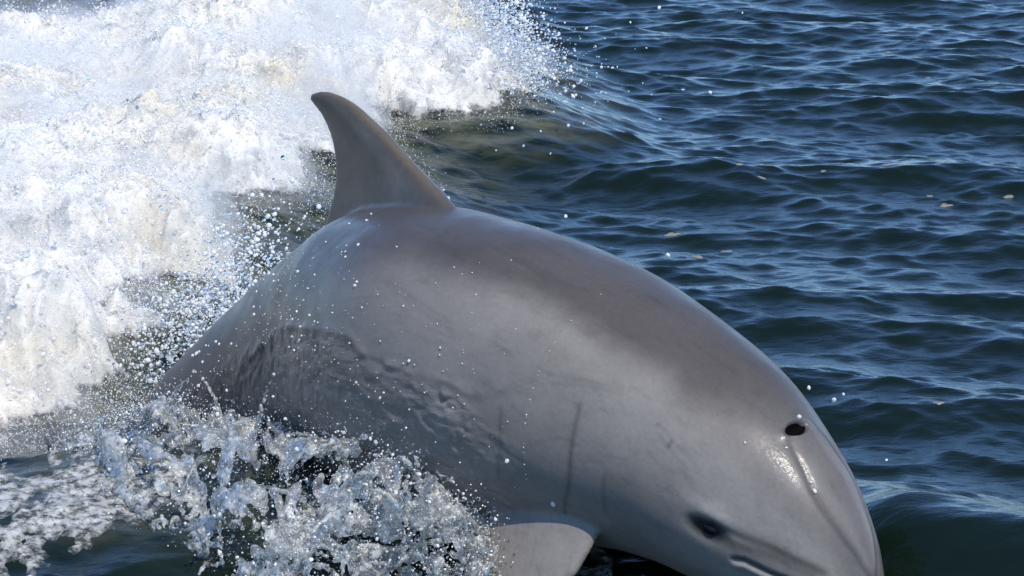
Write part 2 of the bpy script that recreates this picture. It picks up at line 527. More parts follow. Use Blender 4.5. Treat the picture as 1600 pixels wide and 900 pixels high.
def build_dolphin():
    V = []; F = []
    def add(vf):
        off = len(V); V.extend(np.array(v).tolist() for v in vf[0]); F.extend(tuple(i + off for i in f) for f in vf[1])
    # trunk
    xs = np.concatenate([np.linspace(0.0005, .14, 40), np.linspace(.145, 2.448, 260)])
    th = np.linspace(0, 2 * np.pi, 97)[:-1]
    add(loft([sect(np.full(96, x), th) for x in xs]))
    # dorsal fin
    LE = np.array([(.15, .96), (.22, .985), (.252, 1.012), (.276, 1.050), (.294, 1.084), (.316, 1.128), (.336, 1.164), (.36, 1.199), (.38, 1.230), (.398, 1.257), (.418, 1.284), (.434, 1.308), (.446, 1.330), (.456, 1.352), (.4605, 1.368)])
    TE = np.array([(.15, 1.45), (.22, 1.42), (.252, 1.398), (.284, 1.375), (.308, 1.364), (.334, 1.358), (.36, 1.358), (.384, 1.361), (.408, 1.369), (.428, 1.379), (.442, 1.389), (.454, 1.396), (.4605, 1.392)])
    rings = []
    for z in np.concatenate([np.linspace(.15, .44, 40), np.linspace(.444, .4605, 9)]):
        a = np.interp(z, LE[:, 0], LE[:, 1]); b = np.interp(z, TE[:, 0], TE[:, 1])
        t = np.interp(z, [.15, .25, .30, .40, .4605], [.075, .062, .046, .028, .013])
        rings.append(foil((a, 0, z), (b, 0, z), t, None, (0, 1, 0)))
    add(loft(rings))
    # flippers
    for s in (1, -1):
        d = np.array([.10, .46, -.88]); d /= np.linalg.norm(d)
        nrm = np.cross([1, 0, 0], d); nrm /= np.linalg.norm(nrm)
        root = np.array([.595, .115, -.10])
        vv = np.array([-.03, 0, .06, .12, .20, .28, .36, .42, .45])
        le = np.array([-.06, -.085, -.108, -.112, -.085, -.035, .04, .11, .16])
        te = np.array([.12, .125, .13, .132, .135, .145, .165, .18, .185])
        rings = []
        for v in np.linspace(-.03, .45, 34):
            a = np.interp(v, vv, le); b = np.interp(v, vv, te)
            t = np.interp(v, [0, .1, .45], [.050, .036, .012])
            c = root + d * v
            R = foil(c + [a, 0, 0], c + [b, 0, 0], t, None, nrm)
            rings.append([np.array([q[0], q[1] * s, q[2]]) for q in R])
        add(loft(rings))
    # tail flukes
    for s in (1, -1):
        rings = []
        for v in np.linspace(-.02, .30, 26):
            a = np.interp(v, [-.02, 0, .1, .2, .27, .30], [2.20, 2.21, 2.28, 2.37, 2.44, 2.48])
            b = np.interp(v, [-.02, 0, .1, .2, .27, .30], [2.46, 2.455, 2.475, 2.495, 2.51, 2.505])
            t = np.interp(v, [0, .30], [.035, .008])
            rings.append([np.array([q[0], q[1] * s, q[2]]) for q in foil((a, max(v, -.02), .0), (b, max(v, -.02), .0), t, None, (0, 0, 1))])
        add(loft(rings))
    raw = mesh_object('dolphin_raw', np.array(V), F, None)
    # heal normals before the voxel remesh
    import bmesh
    bm = bmesh.new(); bm.from_mesh(raw.data); bmesh.ops.recalc_face_normals(bm, faces=bm.faces); bm.to_mesh(raw.data); bm.free()
    m = raw.modifiers.new('remesh', 'REMESH'); m.mode = 'VOXEL'; m.voxel_size = 0.0038
    m = raw.modifiers.new('smooth', 'SMOOTH'); m.factor = 0.5; m.iterations = 9
    dg = bpy.context.evaluated_depsgraph_get()
    me = bpy.data.meshes.new_from_object(raw.evaluated_get(dg))
    bpy.data.objects.remove(raw)
    n = len(me.vertices)
    R = np.empty(n * 3, np.float32); me.vertices.foreach_get('co', R); R = R.reshape(-1, 3).astype(float)
    N = np.empty(n * 3, np.float32); me.vertices.foreach_get('normal', N); N = N.reshape(-1, 3).astype(float)
    x, y, z = R.T
    t, b, w = prof(np.clip(x, 0, 2.45)); zc = (t + b) / 2 + (t - b) * .02
    hz = np.where(z > zc, t - zc, zc - b)
    deg = np.degrees(np.arctan2(y / np.maximum(w, 1e-3), (z - zc) / np.maximum(hz, 1e-3)))    # 0 top, 90 right flank
    rad = np.hypot(y / np.maximum(w, 1e-3), (z - zc) / np.maximum(hz, 1e-3))
    adeg = np.abs(deg)

    def near(path, width, mirror=True):
        """gaussian of the distance to a line drawn on the skin, path = [(x, deg)]"""
        px = np.array([p[0] for p in path]); pd = np.array([p[1] for p in path])
        tt = np.linspace(0, 1, 60) * (len(path) - 1)
        k = np.arange(len(path))
        pts = sect(np.interp(tt, k, px), np.radians(np.interp(tt, k, pd)))
        out = np.zeros(n)
        sel = np.where((x > px.min() - 4 * width) & (x < px.max() + 4 * width))[0]
        Q = R[sel].copy()
        if mirror: Q[:, 1] = np.abs(Q[:, 1])
        d2 = np.full(len(sel), 1e9)
        for a, c in zip(pts[:-1], pts[1:]):
            e = c - a; u = np.clip(((Q - a) @ e) / (e @ e + 1e-12), 0, 1)
            d2 = np.minimum(d2, ((Q - a - u[:, None] * e) ** 2).sum(1))
        out[sel] = np.exp(-d2 / width ** 2)
        return out

    crease = near([(.300, 14), (.275, 18), (.243, 22), (.216, 27.0), (.184, 30.0), (.144, 29.0), (.115, 20.0), (.1, 8.0)], .0055)
    ridge = near([(.300, 9), (.282, 12), (.236, 15), (.189, 17), (.137, 16), (.108, 8)], .009)
    mouth = near([(.258, 104), (.243, 101), (.223, 100.5), (.203, 100), (.17, 97), (.13, 94), (.09, 92), (.04, 92), (.005, 92)], .0036)
    lip = near([(.256, 107.5), (.243, 105), (.223, 104.5), (.203, 104), (.17, 101)], .0045)
    st1 = near([(.300, 90), (.287, 90), (.255, 87.5), (.218, 82.5), (.184, 79.5), (.144, 70.5)], .006)
    st2 = near([(.300, 99), (.285, 99), (.25, 94), (.216, 88.5), (.179, 83.5), (.154, 79)], .010)
    eyeP, eyeN = skin_point(.306, 95.0)
    Q = R.copy(); Q[:, 1] = np.abs(Q[:, 1])
    ev = Q - eyeP
    ex = ev[:, 0]; ez = ev[:, 2]
    er = np.hypot(ex / 1.35, ez)
    erot = np.hypot(ex / .031, ez / .0160)
    eye_dark = np.exp(-(erot / 1.02) ** 5) * (np.linalg.norm(ev, axis=1) < .09)
    brow = np.exp(-(((ex + .004) / .040) ** 2 + ((ez - .026) / .014) ** 2)) * (np.linalg.norm(ev, axis=1) < .12)
    holeP, holeN = skin_point(.297, 4.0)
    hv = R - holeP
    he = np.hypot(hv[:, 0] / .0100, (hv[:, 1]) / .0205) + 99 * (np.linalg.norm(hv, axis=1) > .08)
    lipring = np.exp(-((he - 1.35) / .35) ** 2)
    # shape details along the normal
    filmedge = near([(1.45, 84), (1.30, 80), (1.18, 77), (1.134, 76.5), (1.033, 75), (.969, 73.5), (.939, 78), (.895, 81), (.831, 81), (.762, 81.5), (.695, 82)], .007, False)
    fe = np.interp(x, [.55, .695, .762, .83, .895, .94, .97, 1.03, 1.13, 1.3, 1.5, 1.9], [100, 90, 82, 81, 81, 78, 73.5, 75, 76.5, 78, 75, 60])
    film = smooth(-1, 5, deg - fe) * (deg > 0) * smooth(.58, .75, x) * smooth(2.1, 1.7, x)
    wob = field(31, 512, 0.6, .010, .10, 1.4); wob2 = field(32, 512, 0.9, .02, .25, 1.2)
    arc = np.radians(deg) * np.sqrt(np.maximum(w, .02) * np.maximum(hz, .02))
    wn_ = samp(wob, x + .02 * samp(wob2, x, arc), arc * 1.5)
    disp = -.0018 * crease * smooth(.30, .24, x) + .0006 * ridge - .0050 * mouth + .0020 * lip - .0012 * st1 - .0010 * st2
    disp += .0040 * brow - .0045 * np.exp(-(erot / 1.0) ** 4) * (np.linalg.norm(ev, axis=1) < .09)
    disp += .0020 * lipring - .016 * np.exp(-(he / .95) ** 6)
    disp += film * .0008 * wn_ + .0022 * filmedge * smooth(.66, .74, x) * (1 + .8 * samp(wob2, x, arc))
    bodymask = smooth(1.25, 1.08, rad)
    low = field(33, 256, 1.2, .12, .6, 1.5)
    disp += .0012 * samp(low, x, arc) * bodymask
    R2 = R + N * disp[:, None]
    # pigment
    cape = np.interp(x, [0, .20, .258, .282, .312, .344, .391, .426, .46, .495, .547, .601, .653, .702, .764, .846, .944, 1.08, 1.25, 1.45, 1.8, 2.4],
                     [55, 55, 52, 49.5, 44, 41.5, 41, 43.5, 40, 39.5, 40.5, 37.5, 35.5, 36.5, 38, 38.5, 37.5, 52, 84, 96, 108, 120])
    jag = .6 * samp(wob2, x * 1.3, arc * 1.3)
    soft = np.interp(x, [.2, .35, .6, .9, 1.1, 1.5], [18, 15, 10, 10, 17, 28])
    cm = smooth(soft, -soft, adeg - cape + jag)
    C_CAPE = np.array([.066, .058, .053]); C_FLANK = np.array([.190, .174, .155]); C_BELLY = np.array([.33, .305, .27])
    C_REAR = np.array([.112, .099, .083])
    side = C_FLANK[None, :] * np.ones((n, 1))
    rear = (smooth(.70, 1.15, x) * (1 - .55 * smooth(85, 105, adeg)))[:, None]
    side = side * (1 - rear) + C_REAR * rear
    hd = smooth(.36, .26, x)[:, None]
    side = side * (1 - hd) + np.array([.200, .184, .164]) * hd
    lowr = (smooth(88, 112, adeg) * smooth(.24, .34, x) * smooth(1.2, .9, x))[:, None] * .40
    side = side * (1 - lowr) + np.array([.185, .172, .152]) * lowr
    bel = smooth(128, 155, adeg)[:, None] * .7
    side = side * (1 - bel) + C_BELLY * bel
    capec = C_CAPE[None, :] * np.ones((n, 1))
    hc = smooth(.43, .20, x)[:, None]
    capec = capec * (1 - hc) + np.array([.108, .098, .090]) * hc
    col = side * (1 - cm[:, None]) + capec * cm[:, None]
    # fins are brown-grey; sunlight on the dorsal leading edge is painted in lighter
    fin = (smooth(1.0, 1.22, rad) * (x > .9) * (x < 1.5) * (z > 0))[:, None]
    edge = smooth(.02, .0, np.abs(x - np.interp(z, LE[:, 0], LE[:, 1])))[:, None]
    col = col * (1 - fin) + (np.array([.088, .071, .052]) * (1 + .25 * edge)) * fin
    flp = (smooth(1.03, 1.15, rad) * (x > .45) * (x < .85) * (z < -.05))[:, None]
    col = col * (1 - flp) + np.array([.20, .178, .158]) * flp
    mul = np.ones(n)
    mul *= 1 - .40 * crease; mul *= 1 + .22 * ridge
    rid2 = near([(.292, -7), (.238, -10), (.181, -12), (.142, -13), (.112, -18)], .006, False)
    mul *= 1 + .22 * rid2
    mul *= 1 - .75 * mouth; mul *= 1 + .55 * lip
    mul *= 1 - .42 * st1; mul *= 1 - .38 * st2
    mul *= 1 + .22 * brow; mul *= (1 - .90 * eye_dark) * (1 + .05 * np.exp(-((erot - 1.55) / .3) ** 2) * (np.linalg.norm(ev, axis=1) < .09))
    mul *= 1 - .95 * np.exp(-(he / 1.0) ** 6)
    s1 = near([(.545, 70), (.542, 76), (.539, 89.5), (.537, 100), (.539, 108), (.56, 125)], .0042, False)
    s2 = near([(.664, 84), (.663, 92), (.663, 100), (.678, 115)], .0035, False)
    s3 = near([(.478, 96), (.475, 115)], .0040, False)
    s4 = near([(.402, 63.5), (.402, 66.5)], .003, False)
    s5 = near([(.43, 60), (.43, 60.6)], .0025, False)
    mul *= 1 - .38 * s1 - .25 * s2 - .25 * s3 - .45 * s4 - .3 * s5
    mul *= 1 - .16 * np.clip(filmedge * (0.6 + .6 * samp(wob, x, arc)), 0, 1)
    # tooth rake marks: short parallel scratches
    rr = np.random.default_rng(9)
    for cx, cd, ln, sl, k in ((.50, 52, .10, 9, 3), (.78, 58, .12, -8, 4), (.93, 52, .09, 6, 3), (.62, 66, .07, 14, 3), (.36, 66, .07, -6, 3), (1.05, 24, .10, 5, 3), (.70, 22, .11, -5, 3), (.45, 84, .08, 8, 3)):
        for q in range(k):
            o = q * 2.6 + rr.normal(0, .3)
            mul *= 1 + rr.choice([-.12, -.09, .08]) * near([(cx, cd + o), (cx + ln * .5, cd + o + sl * .5 + rr.normal(0, .5)), (cx + ln * rr.uniform(.8, 1.1), cd + o + sl)], .0027, False)
    # fine rake marks along the wet side
    rk = field(41, 512, .8, .006, .05, .9)
    mul *= 1 - .09 * np.clip(samp(rk, x * .35 + arc * .2, arc * 1.6) - .6, 0, 2) * (adeg > 60)
    col = np.clip(col * mul[:, None], 0, 1)
    W = bend(R2)
    me.vertices.foreach_set('co', W.astype(np.float32).ravel())
    me.polygons.foreach_set('use_smooth', np.ones(len(me.polygons), bool))
    me.materials.clear(); me.materials.append(MAT_SKIN)
    me.update()
    me.name = 'dolphin'
    o = bpy.data.objects.new('dolphin', me); COL.objects.link(o)
    vcolor(o, 'pigment', col); vvec(o, 'rest', R)
    vattr(o, 'wetfilm', film)
    tag(o, 'grey bottlenose dolphin arching out of the water towards the lower right', 'dolphin')
    # eyes (near one on its right side, far one hidden)
    for s, nm in ((1, 'eye'), (-1, 'eye')):
        c = eyeP - eyeN * .0078
        vs = []; fs = []
        nu, nv = 20, 12
        for i in range(nv + 1):
            ph = math.pi * i / nv
            for j in range(nu):
                a = 2 * math.pi * j / nu
                vs.append(c + np.array([.0170 * math.sin(ph) * math.cos(a), .0090 * math.cos(ph), .0098 * math.sin(ph) * math.sin(a)]))
        for i in range(nv):
            for j in range(nu):
                fs.append((i * nu + j, i * nu + (j + 1) % nu, (i + 1) * nu + (j + 1) % nu, (i + 1) * nu + j))
        vs = np.array(vs); vs[:, 1] *= s
        mesh_object(nm, bend(vs), fs, MAT_EYE, o)
        if s == 1: tag(o.children[-1], 'small dark eye on the near side of the head')
    # blowhole: a dark open cup on top of the head
    vs = []; fs = []; nu = 28; nv = 7
    e1 = np.array([1.0, 0, 0]); e1 -= holeN * (e1 @ holeN); e1 /= np.linalg.norm(e1); e2 = np.cross(holeN, e1)
    for i in range(nv):
        q = 1 - i / (nv - 1)
        for j in range(nu):
            a = 2 * math.pi * j / nu
            vs.append(holeP + e1 * .0098 * q * math.cos(a) + e2 * .0205 * q * math.sin(a) * (1 + .12 * math.cos(a)) + holeN * (-.0035 - .010 * (1 - q * q)))
    for i in range(nv - 1):
        for j in range(nu):
            fs.append((i * nu + j, i * nu + (j + 1) % nu, (i + 1) * nu + (j + 1) % nu, (i + 1) * nu + j))
    bh = mesh_object('blowhole', bend(np.array(vs)), fs, MAT_HOLE, o)
    tag(bh, 'open black blowhole on top of the head')
    return o

dolphin = build_dolphin()

# ------------------------------------------------------------------ foam of the wake
FB1 = field(51, 512, 2.6, .20, 1.1, 1.8)
FB2 = field(52, 512, 1.7, .030, .20, 1.3)
FB3 = field(53, 1024, 1.3, .010, .05, 1.0)
FW1 = field(54, 512, 2.9, .08, .5, 1.5)
FW2 = field(55, 512, 2.3, .08, .5, 1.5)

def build_foam():
    X, Y, V, sd0 = SEA
    m = (X[:, 0] < .22); X, Y, V = X[m], Y[m], V[m]
    k = (Y[0] > -.05); X, Y, V = X[:, k], Y[:, k], V[:, k]
    wx = X + .045 * samp(FW1, X, Y) + .014 * samp(FW2, X * 3.3, Y * 3.3); wy = Y + .06 * samp(FW2, X, Y) + .018 * samp(FW1, X * 3.3, Y * 3.3)
    s = poly_sd(wx, wy, FOAM_POLY)
    rise = smooth(-.03, .20, s)
    n1 = samp(FB1, X, Y); n2 = samp(FB2, X, Y * .7); n3 = samp(FB3, X, Y)
    T = -.020 + rise * (.090 + .040 * n1) + smooth(.0, .12, s) * (.0085 * n2 + .0034 * n3)
    T = np.where(s < -.04, -.03, T)
    f = smooth(0, .04, T)
    P = V.copy()
    P[..., 2] += T
    P[..., 0] += f * .006 * samp(FB2, X + .7, Y + .3)
    P[..., 1] -= f * .008 * samp(FB2, X + .2, Y + 1.1)
    F = grid_faces(*X.shape)
    F = F[(T.ravel()[F].max(1) > -.029)]
    Pf = P.reshape(-1, 3)
    used = np.unique(F); re = np.full(len(Pf), -1); re[used] = np.arange(len(used))
    o = mesh_object('wake_foam', Pf[used], re[F], MAT_FOAM)
    vattr(o, 'cover', smooth(-.012, .045, T).ravel()[used])
    tag(o, 'thick boiling white foam of the wake behind the dolphin', 'foam', kind='stuff')
    return P[..., 0], P[..., 1], P[..., 2], T, s

FOAM = build_foam()

def build_mist_cloud():
    """the spray too fine to see as drops: a low cloud hugging the foam"""
    xs = np.arange(-2.28, .20, .018); ys = np.arange(.05, 6.2, .035)
    X, Y = np.meshgrid(xs, ys, indexing='ij')
    s = poly_sd(X + .05 * samp(FW1, X, Y), Y + .08 * samp(FW2, X, Y), FOAM_POLY)
    base, _ = sea_base(X, Y)
    edge = smooth(.0, .05, X + 2.28) * smooth(.0, .05, .20 - X) * smooth(.0, .08, Y - .05) * smooth(.0, .1, 6.2 - Y)
    h = edge * smooth(-.07, .12, s) * (.125 + .035 * samp(FB1, X + .4, Y + .9) + .022 * samp(FB2, X * .5, Y * .4))
    h = h * smooth(.05, .24, np.hypot(X + .58, (Y - .42) * .6))
    top = base + np.maximum(h, 0) - .09 * (1 - edge * smooth(-.07, .02, s))
    bot = np.minimum(base - .12, top - .004)
    n = X.size
    V = np.concatenate([np.stack([X, Y, top], -1).reshape(-1, 3), np.stack([X, Y, bot], -1).reshape(-1, 3)])
    F = grid_faces(*X.shape)
    nx, ny = X.shape; idx = np.arange(n).reshape(nx, ny)
    ring = np.concatenate([idx[:-1, 0], idx[-1, :-1], idx[:0:-1, -1], idx[0, :0:-1]])
    nxt = np.roll(ring, -1)
    side = np.stack([ring, ring + n, nxt + n, nxt], -1)
    o = mesh_object('spray_mist', V, np.concatenate([F, F[:, ::-1] + n, side]), MAT_MIST)
    import bmesh
    bm = bmesh.new(); bm.from_mesh(o.data); bmesh.ops.recalc_face_normals(bm, faces=bm.faces); bm.to_mesh(o.data); bm.free()
    tag(o, 'low cloud of fine white spray hanging over the wake foam', 'mist', kind='stuff')

def make_mist():
    M = Mat('mist_air')
    M.nt.nodes.remove(M.b)
    v = M.n('ShaderNodeVolumePrincipled')
    v.inputs['Color'].default_value = (.97, .96, .93, 1)
    v.inputs['Density'].default_value = 2.0
    v.inputs['Anisotropy'].default_value = .2
    M.l(v.outputs[0], M.out.inputs['Volume'])
    return M.m
MAT_MIST = make_mist()
build_mist_cloud()

# ------------------------------------------------------------------ droplets (uncountable spray), instanced little blobs
def spray_object(name, pts, rad, mat, label, subdiv=1):
    me = bpy.data.meshes.new(name)
    pts = np.asarray(pts, np.float32)
    me.vertices.add(len(pts)); me.vertices.foreach_set('co', pts.ravel())
    me.update()
    o = bpy.data.objects.new(name, me); COL.objects.link(o)
    rad = np.asarray(rad)
    sc = rad[:, None] * RNG.uniform(.75, 1.3, (len(rad), 3))
    vvec(o, 'blob_scale', sc)
    vvec(o, 'blob_turn', RNG.uniform(0, 6.28, (len(rad), 3)))
    ng = bpy.data.node_groups.new(name + '_nodes', 'GeometryNodeTree')
    ng.interface.new_socket('Geometry', in_out='INPUT', socket_type='NodeSocketGeometry')
    ng.interface.new_socket('Geometry', in_out='OUTPUT', socket_type='NodeSocketGeometry')
    N = ng.nodes; L = ng.links
    gi = N.new('NodeGroupInput'); go = N.new('NodeGroupOutput')
    ico = N.new('GeometryNodeMeshIcoSphere'); ico.inputs['Radius'].default_value = 1.0; ico.inputs['Subdivisions'].default_value = subdiv + 1
    ss = N.new('GeometryNodeSetShadeSmooth'); sm = N.new('GeometryNodeSetMaterial'); sm.inputs['Material'].default_value = mat
    ip = N.new('GeometryNodeInstanceOnPoints')
    a1 = N.new('GeometryNodeInputNamedAttribute'); a1.data_type = 'FLOAT_VECTOR'; a1.inputs['Name'].default_value = 'blob_scale'
    a2 = N.new('GeometryNodeInputNamedAttribute'); a2.data_type = 'FLOAT_VECTOR'; a2.inputs['Name'].default_value = 'blob_turn'
    L.new(ico.outputs['Mesh'], ss.inputs['Geometry']); L.new(ss.outputs[0], sm.inputs['Geometry'])
    L.new(gi.outputs[0], ip.inputs['Points']); L.new(sm.outputs[0], ip.inputs['Instance'])
    L.new(a1.outputs['Attribute'], ip.inputs['Scale']); L.new(a2.outputs['Attribute'], ip.inputs['Rotation'])
    L.new(ip.outputs[0], go.inputs[0])
    md = o.modifiers.new('blobs', 'NODES'); md.node_group = ng
    me.materials.append(mat)
    tag(o, label, 'spray', kind='stuff')
    return o

def pick(a, idx):
    return a.ravel()[idx]

def build_spray():
    X, Y, Z, T, s = FOAM
    ok = np.where((T.ravel() > .0) & (Y.ravel() < 6.2))[0]
    def two(name, P, r, frac, label):
        c = RNG.uniform(0, 1, len(P)) < frac
        spray_object(name, P[~c], r[~c], MAT_SPRAY, 'white ' + label)
        spray_object('clear_' + name, P[c], r[c], MAT_CLEAR, 'clear glassy ' + label, 2)
    # close to the foam surface
    n = 100000
    i = RNG.choice(ok, n)
    h = RNG.exponential(.012, n)
    P = np.stack([pick(X, i) + RNG.normal(0, .01, n), pick(Y, i) + RNG.normal(0, .012, n), pick(Z, i) + h], -1)
    r = np.clip(RNG.lognormal(math.log(.0013), .45, n), .0006, .0048)
    two('foam_droplets', P, r, .03, 'droplets boiling over the top of the wake foam')
    # bigger drops hanging in front of the foam, dark specks against the white
    n = 1300
    i = RNG.choice(ok, n)
    h = RNG.exponential(.06, n) + .01
    P = np.stack([pick(X, i), pick(Y, i) - .02, pick(Z, i) + h], -1)
    r = np.clip(RNG.lognormal(math.log(.0026), .38, n), .0013, .006)
    spray_object('hanging_drops', P, r, MAT_CLEAR, 'clear drops showing as dark specks against the white foam', 2)
    # spray thrown off the right end of the crest
    n = 9000
    t = RNG.uniform(0, 1, n)
    ex = np.interp(t, [0, .35, .7, 1], [-.34, -.16, -.02, .0]); ey = np.interp(t, [0, .35, .7, 1], [5.6, 4.6, 3.8, 3.30])
    out = RNG.exponential(.05, n)
    P = np.stack([ex + out * RNG.uniform(.2, 1.1, n) + RNG.normal(0, .035, n), ey + RNG.normal(0, .14, n), .15 + RNG.exponential(.07, n) * np.exp(-out * 4) - .15 * out], -1)
    r = np.clip(RNG.lognormal(math.log(.0017), .50, n), .0007, .006)
    two('crest_spray', P, r, .4, 'spray thrown off the right end of the breaking crest')
    # mist: the finest droplets, feathering the edge of the foam
    n = 180000
    sv = s.ravel(); cand = np.where((sv > -.05) & (Y.ravel() < 6.2))[0]
    w = np.exp(-np.maximum(sv[cand], 0) / .10) + .10
    i = RNG.choice(cand, n, p=w / w.sum())
    P = np.stack([pick(X, i) + RNG.normal(0, .022, n), pick(Y, i) + RNG.normal(0, .05, n), np.maximum(pick(Z, i), .0) + RNG.exponential(.026, n)], -1)
    r = np.clip(RNG.lognormal(math.log(.00075), .35, n), .0004, .0018)
    spray_object('fine_mist', P, r, MAT_SPRAY, 'finest white mist feathering the edge of the wake foam', 0)
    # spray over the dark gap between the back and the foam
    n = 4500
    px = RNG.normal(290, 75, n); py = 600 - (px - 250) * .85 - np.abs(RNG.normal(0, 70, n)) - 5
    P = np.array([at_depth(a, b, yy) for a, b, yy in zip(px, py, RNG.uniform(.5, 1.2, n))])
    P = P[P[:, 2] > .03]
    r = np.clip(RNG.lognormal(math.log(.0018), .45, len(P)), .0008, .005)
    two('gap_spray', P, r, .25, 'droplets sparkling over the dark gap beside the tail stock')
    # around the splash along the flank and the near water
    n = 13000
    u = RNG.uniform(0, 1, n); v = RNG.beta(1.3, 1.2, n)
    P = splash_point(u, v) + RNG.normal(0, .022, (n, 3)) + np.array([0, -.01, .008])
    P[:, 2] = np.maximum(P[:, 2], sea_height(P[:, 0], P[:, 1]) + .004)
    r = np.clip(RNG.lognormal(math.log(.00075), .55, n), .0004, .0038)
    two('splash_droplets', P, r, .6, 'droplets flying around the splash along the flank')

# ------------------------------------------------------------------ splash sheet along the flank
SB = np.array([bend(skin_point(a, d, .010)[0])[0] for a, d in [(1.84, 60), (1.71, 84.5), (1.596, 100), (1.42, 115), (1.12, 117), (.981, 116), (.892, 118), (.823, 123), (.769, 133), (.737, 145)]])
SG = np.array([(-.76, .05, 0), (-.69, -.10, 0), (-.60, -.28, 0), (-.50, -.47, 0), (-.37, -.62, 0), (-.27, -.59, 0), (-.19, -.62, 0), (-.13, -.64, .0), (-.085, -.66, .0), (-.055, -.68, .0)], float)
SG[:, 2] += sea_height(SG[:, 0], SG[:, 1]) - .005
SU = np.linspace(0, 1, 10)
SN1 = field(61, 512, 1.0, .05, .4, 1.5); SN2 = field(62, 512, 1.0, .014, .15, 1.15); SN3 = field(63, 512, 1.0, .05, .4, 1.5)

def splash_point(u, v):
    B = np.stack([np.interp(u, SU, SB[:, k]) for k in range(3)], -1)
    G = np.stack([np.interp(u, SU, SG[:, k]) for k in range(3)], -1)
    vv = v[..., None]
    P = B * (1 - vv) + G * vv
    lift = (1 - .75 * smooth(.70, 1.0, u)) * (1 - .5 * smooth(.2, .0, u)) * .052 * np.sin(np.pi * np.clip(v, 0, 1)) ** .8 * (1 + .6 * samp(SN1, u, v * .4))
    P[..., 2] += lift
    P[..., 0] += .025 * samp(SN3, u, v * .4) * v
    P[..., 1] -= (1 - .7 * smooth(.7, 1.0, u)) * .035 * np.sin(np.pi * np.clip(v, 0, 1)) * (1 + .5 * samp(SN3, u + .5, v * .4))
    return P

def build_splash():
    n = 140000
    u = RNG.uniform(0, 1, n); v = RNG.uniform(0, 1.05, n)
    d = samp(SN2, u * .85, v * .33) + .5 * samp(SN1, u + .3, v * .35)
    fade = smooth(0, .12, v) * smooth(1.1, .75, v + .15 * samp(SN1, u * 2, v * 0))
    keep = (d > -.02) & (RNG.uniform(0, 1, n) < fade + .05) & (np.abs(u - .5) < .5)
    u, v = u[keep], v[keep]
    P = splash_point(u, v)
    thick = .0045 * samp(SN2, u * 1.3, v * .6)
    P[:, 2] += thick; P[:, 1] -= np.abs(thick)
    r = np.full(len(P), .0040) * RNG.uniform(.85, 1.2, len(P))
    # ligaments: thin strings of water flung outwards
    L = []; LR = []
    for k in range(110):
        a, c = RNG.uniform(0, 1), RNG.uniform(.1, .95)
        p = splash_point(np.array([a]), np.array([c]))[0]
        vel = np.array([RNG.normal(-.10, .5), RNG.normal(-.45, .35), RNG.normal(.35, .45)])
        m = 26; ln = RNG.uniform(.06, .16)
        for q in np.linspace(0, 1, m):
            L.append(p + vel * ln * q + np.array([0, 0, -.5]) * ln * q * q + RNG.normal(0, .0012, 3))
            LR.append((.0040 * (1 - q) + .0020) if q < .97 else .0046)
    P = np.vstack([P, L]); r = np.concatenate([r, LR])
    me = bpy.data.meshes.new('splash_points'); me.vertices.add(len(P)); me.vertices.foreach_set('co', P.astype(np.float32).ravel()); me.update()
    o = bpy.data.objects.new('splash_points', me); COL.objects.link(o)
    vattr(o, 'pr', r)
    ng = bpy.data.node_groups.new('splash_nodes', 'GeometryNodeTree')
    ng.interface.new_socket('Geometry', in_out='INPUT', socket_type='NodeSocketGeometry')
    ng.interface.new_socket('Geometry', in_out='OUTPUT', socket_type='NodeSocketGeometry')
    N = ng.nodes; K = ng.links
    gi = N.new('NodeGroupInput'); go = N.new('NodeGroupOutput')
    mp = N.new('GeometryNodeMeshToPoints')
    at = N.new('GeometryNodeInputNamedAttribute'); at.data_type = 'FLOAT'; at.inputs['Name'].default_value = 'pr'
    pv = N.new('GeometryNodePointsToVolume'); pv.resolution_mode = 'VOXEL_SIZE'; pv.inputs['Voxel Size'].default_value = .0026
    vm = N.new('GeometryNodeVolumeToMesh'); vm.resolution_mode = 'GRID'; vm.inputs['Threshold'].default_value = .25
    K.new(gi.outputs[0], mp.inputs['Mesh']); K.new(at.outputs['Attribute'], mp.inputs['Radius'])
    K.new(mp.outputs[0], pv.inputs['Points']); K.new(at.outputs['Attribute'], pv.inputs['Radius'])
    K.new(pv.outputs[0], vm.inputs['Volume']); K.new(vm.outputs[0], go.inputs[0])
    md = o.modifiers.new('n', 'NODES'); md.node_group = ng
    sm = o.modifiers.new('s', 'SMOOTH'); sm.factor = .5; sm.iterations = 5
    dg = bpy.context.evaluated_depsgraph_get()
    m2 = bpy.data.meshes.new_from_object(o.evaluated_get(dg))
    bpy.data.objects.remove(o)
    m2.name = 'flank_splash'
    m2.materials.clear(); m2.materials.append(MAT_SPLASH)
    m2.polygons.foreach_set('use_smooth', np.ones(len(m2.polygons), bool))
    so = bpy.data.objects.new('flank_splash', m2); COL.objects.link(so)
    print('splash faces', len(m2.polygons))
    tag(so, 'translucent sheet of splashing water peeling off the dolphin flank', 'splash', kind='stuff')

build_splash()
build_spray()

# ------------------------------------------------------------------ tiny beads of water on the wet skin
def build_skin_beads():
    n = 700
    a = np.clip(RNG.normal(1.25, .33, n), .62, 1.85); d = RNG.normal(85, 24, n)
    P = np.array([bend(skin_point(q, w, .0008)[0])[0] for q, w in zip(a, d)])
    r = np.clip(RNG.lognormal(math.log(.0007), .45, n), .0003, .0022)
    spray_object('skin_beads', P, r, MAT_SPRAY, 'tiny glinting beads of water on the rear flank of the dolphin')
build_skin_beads()

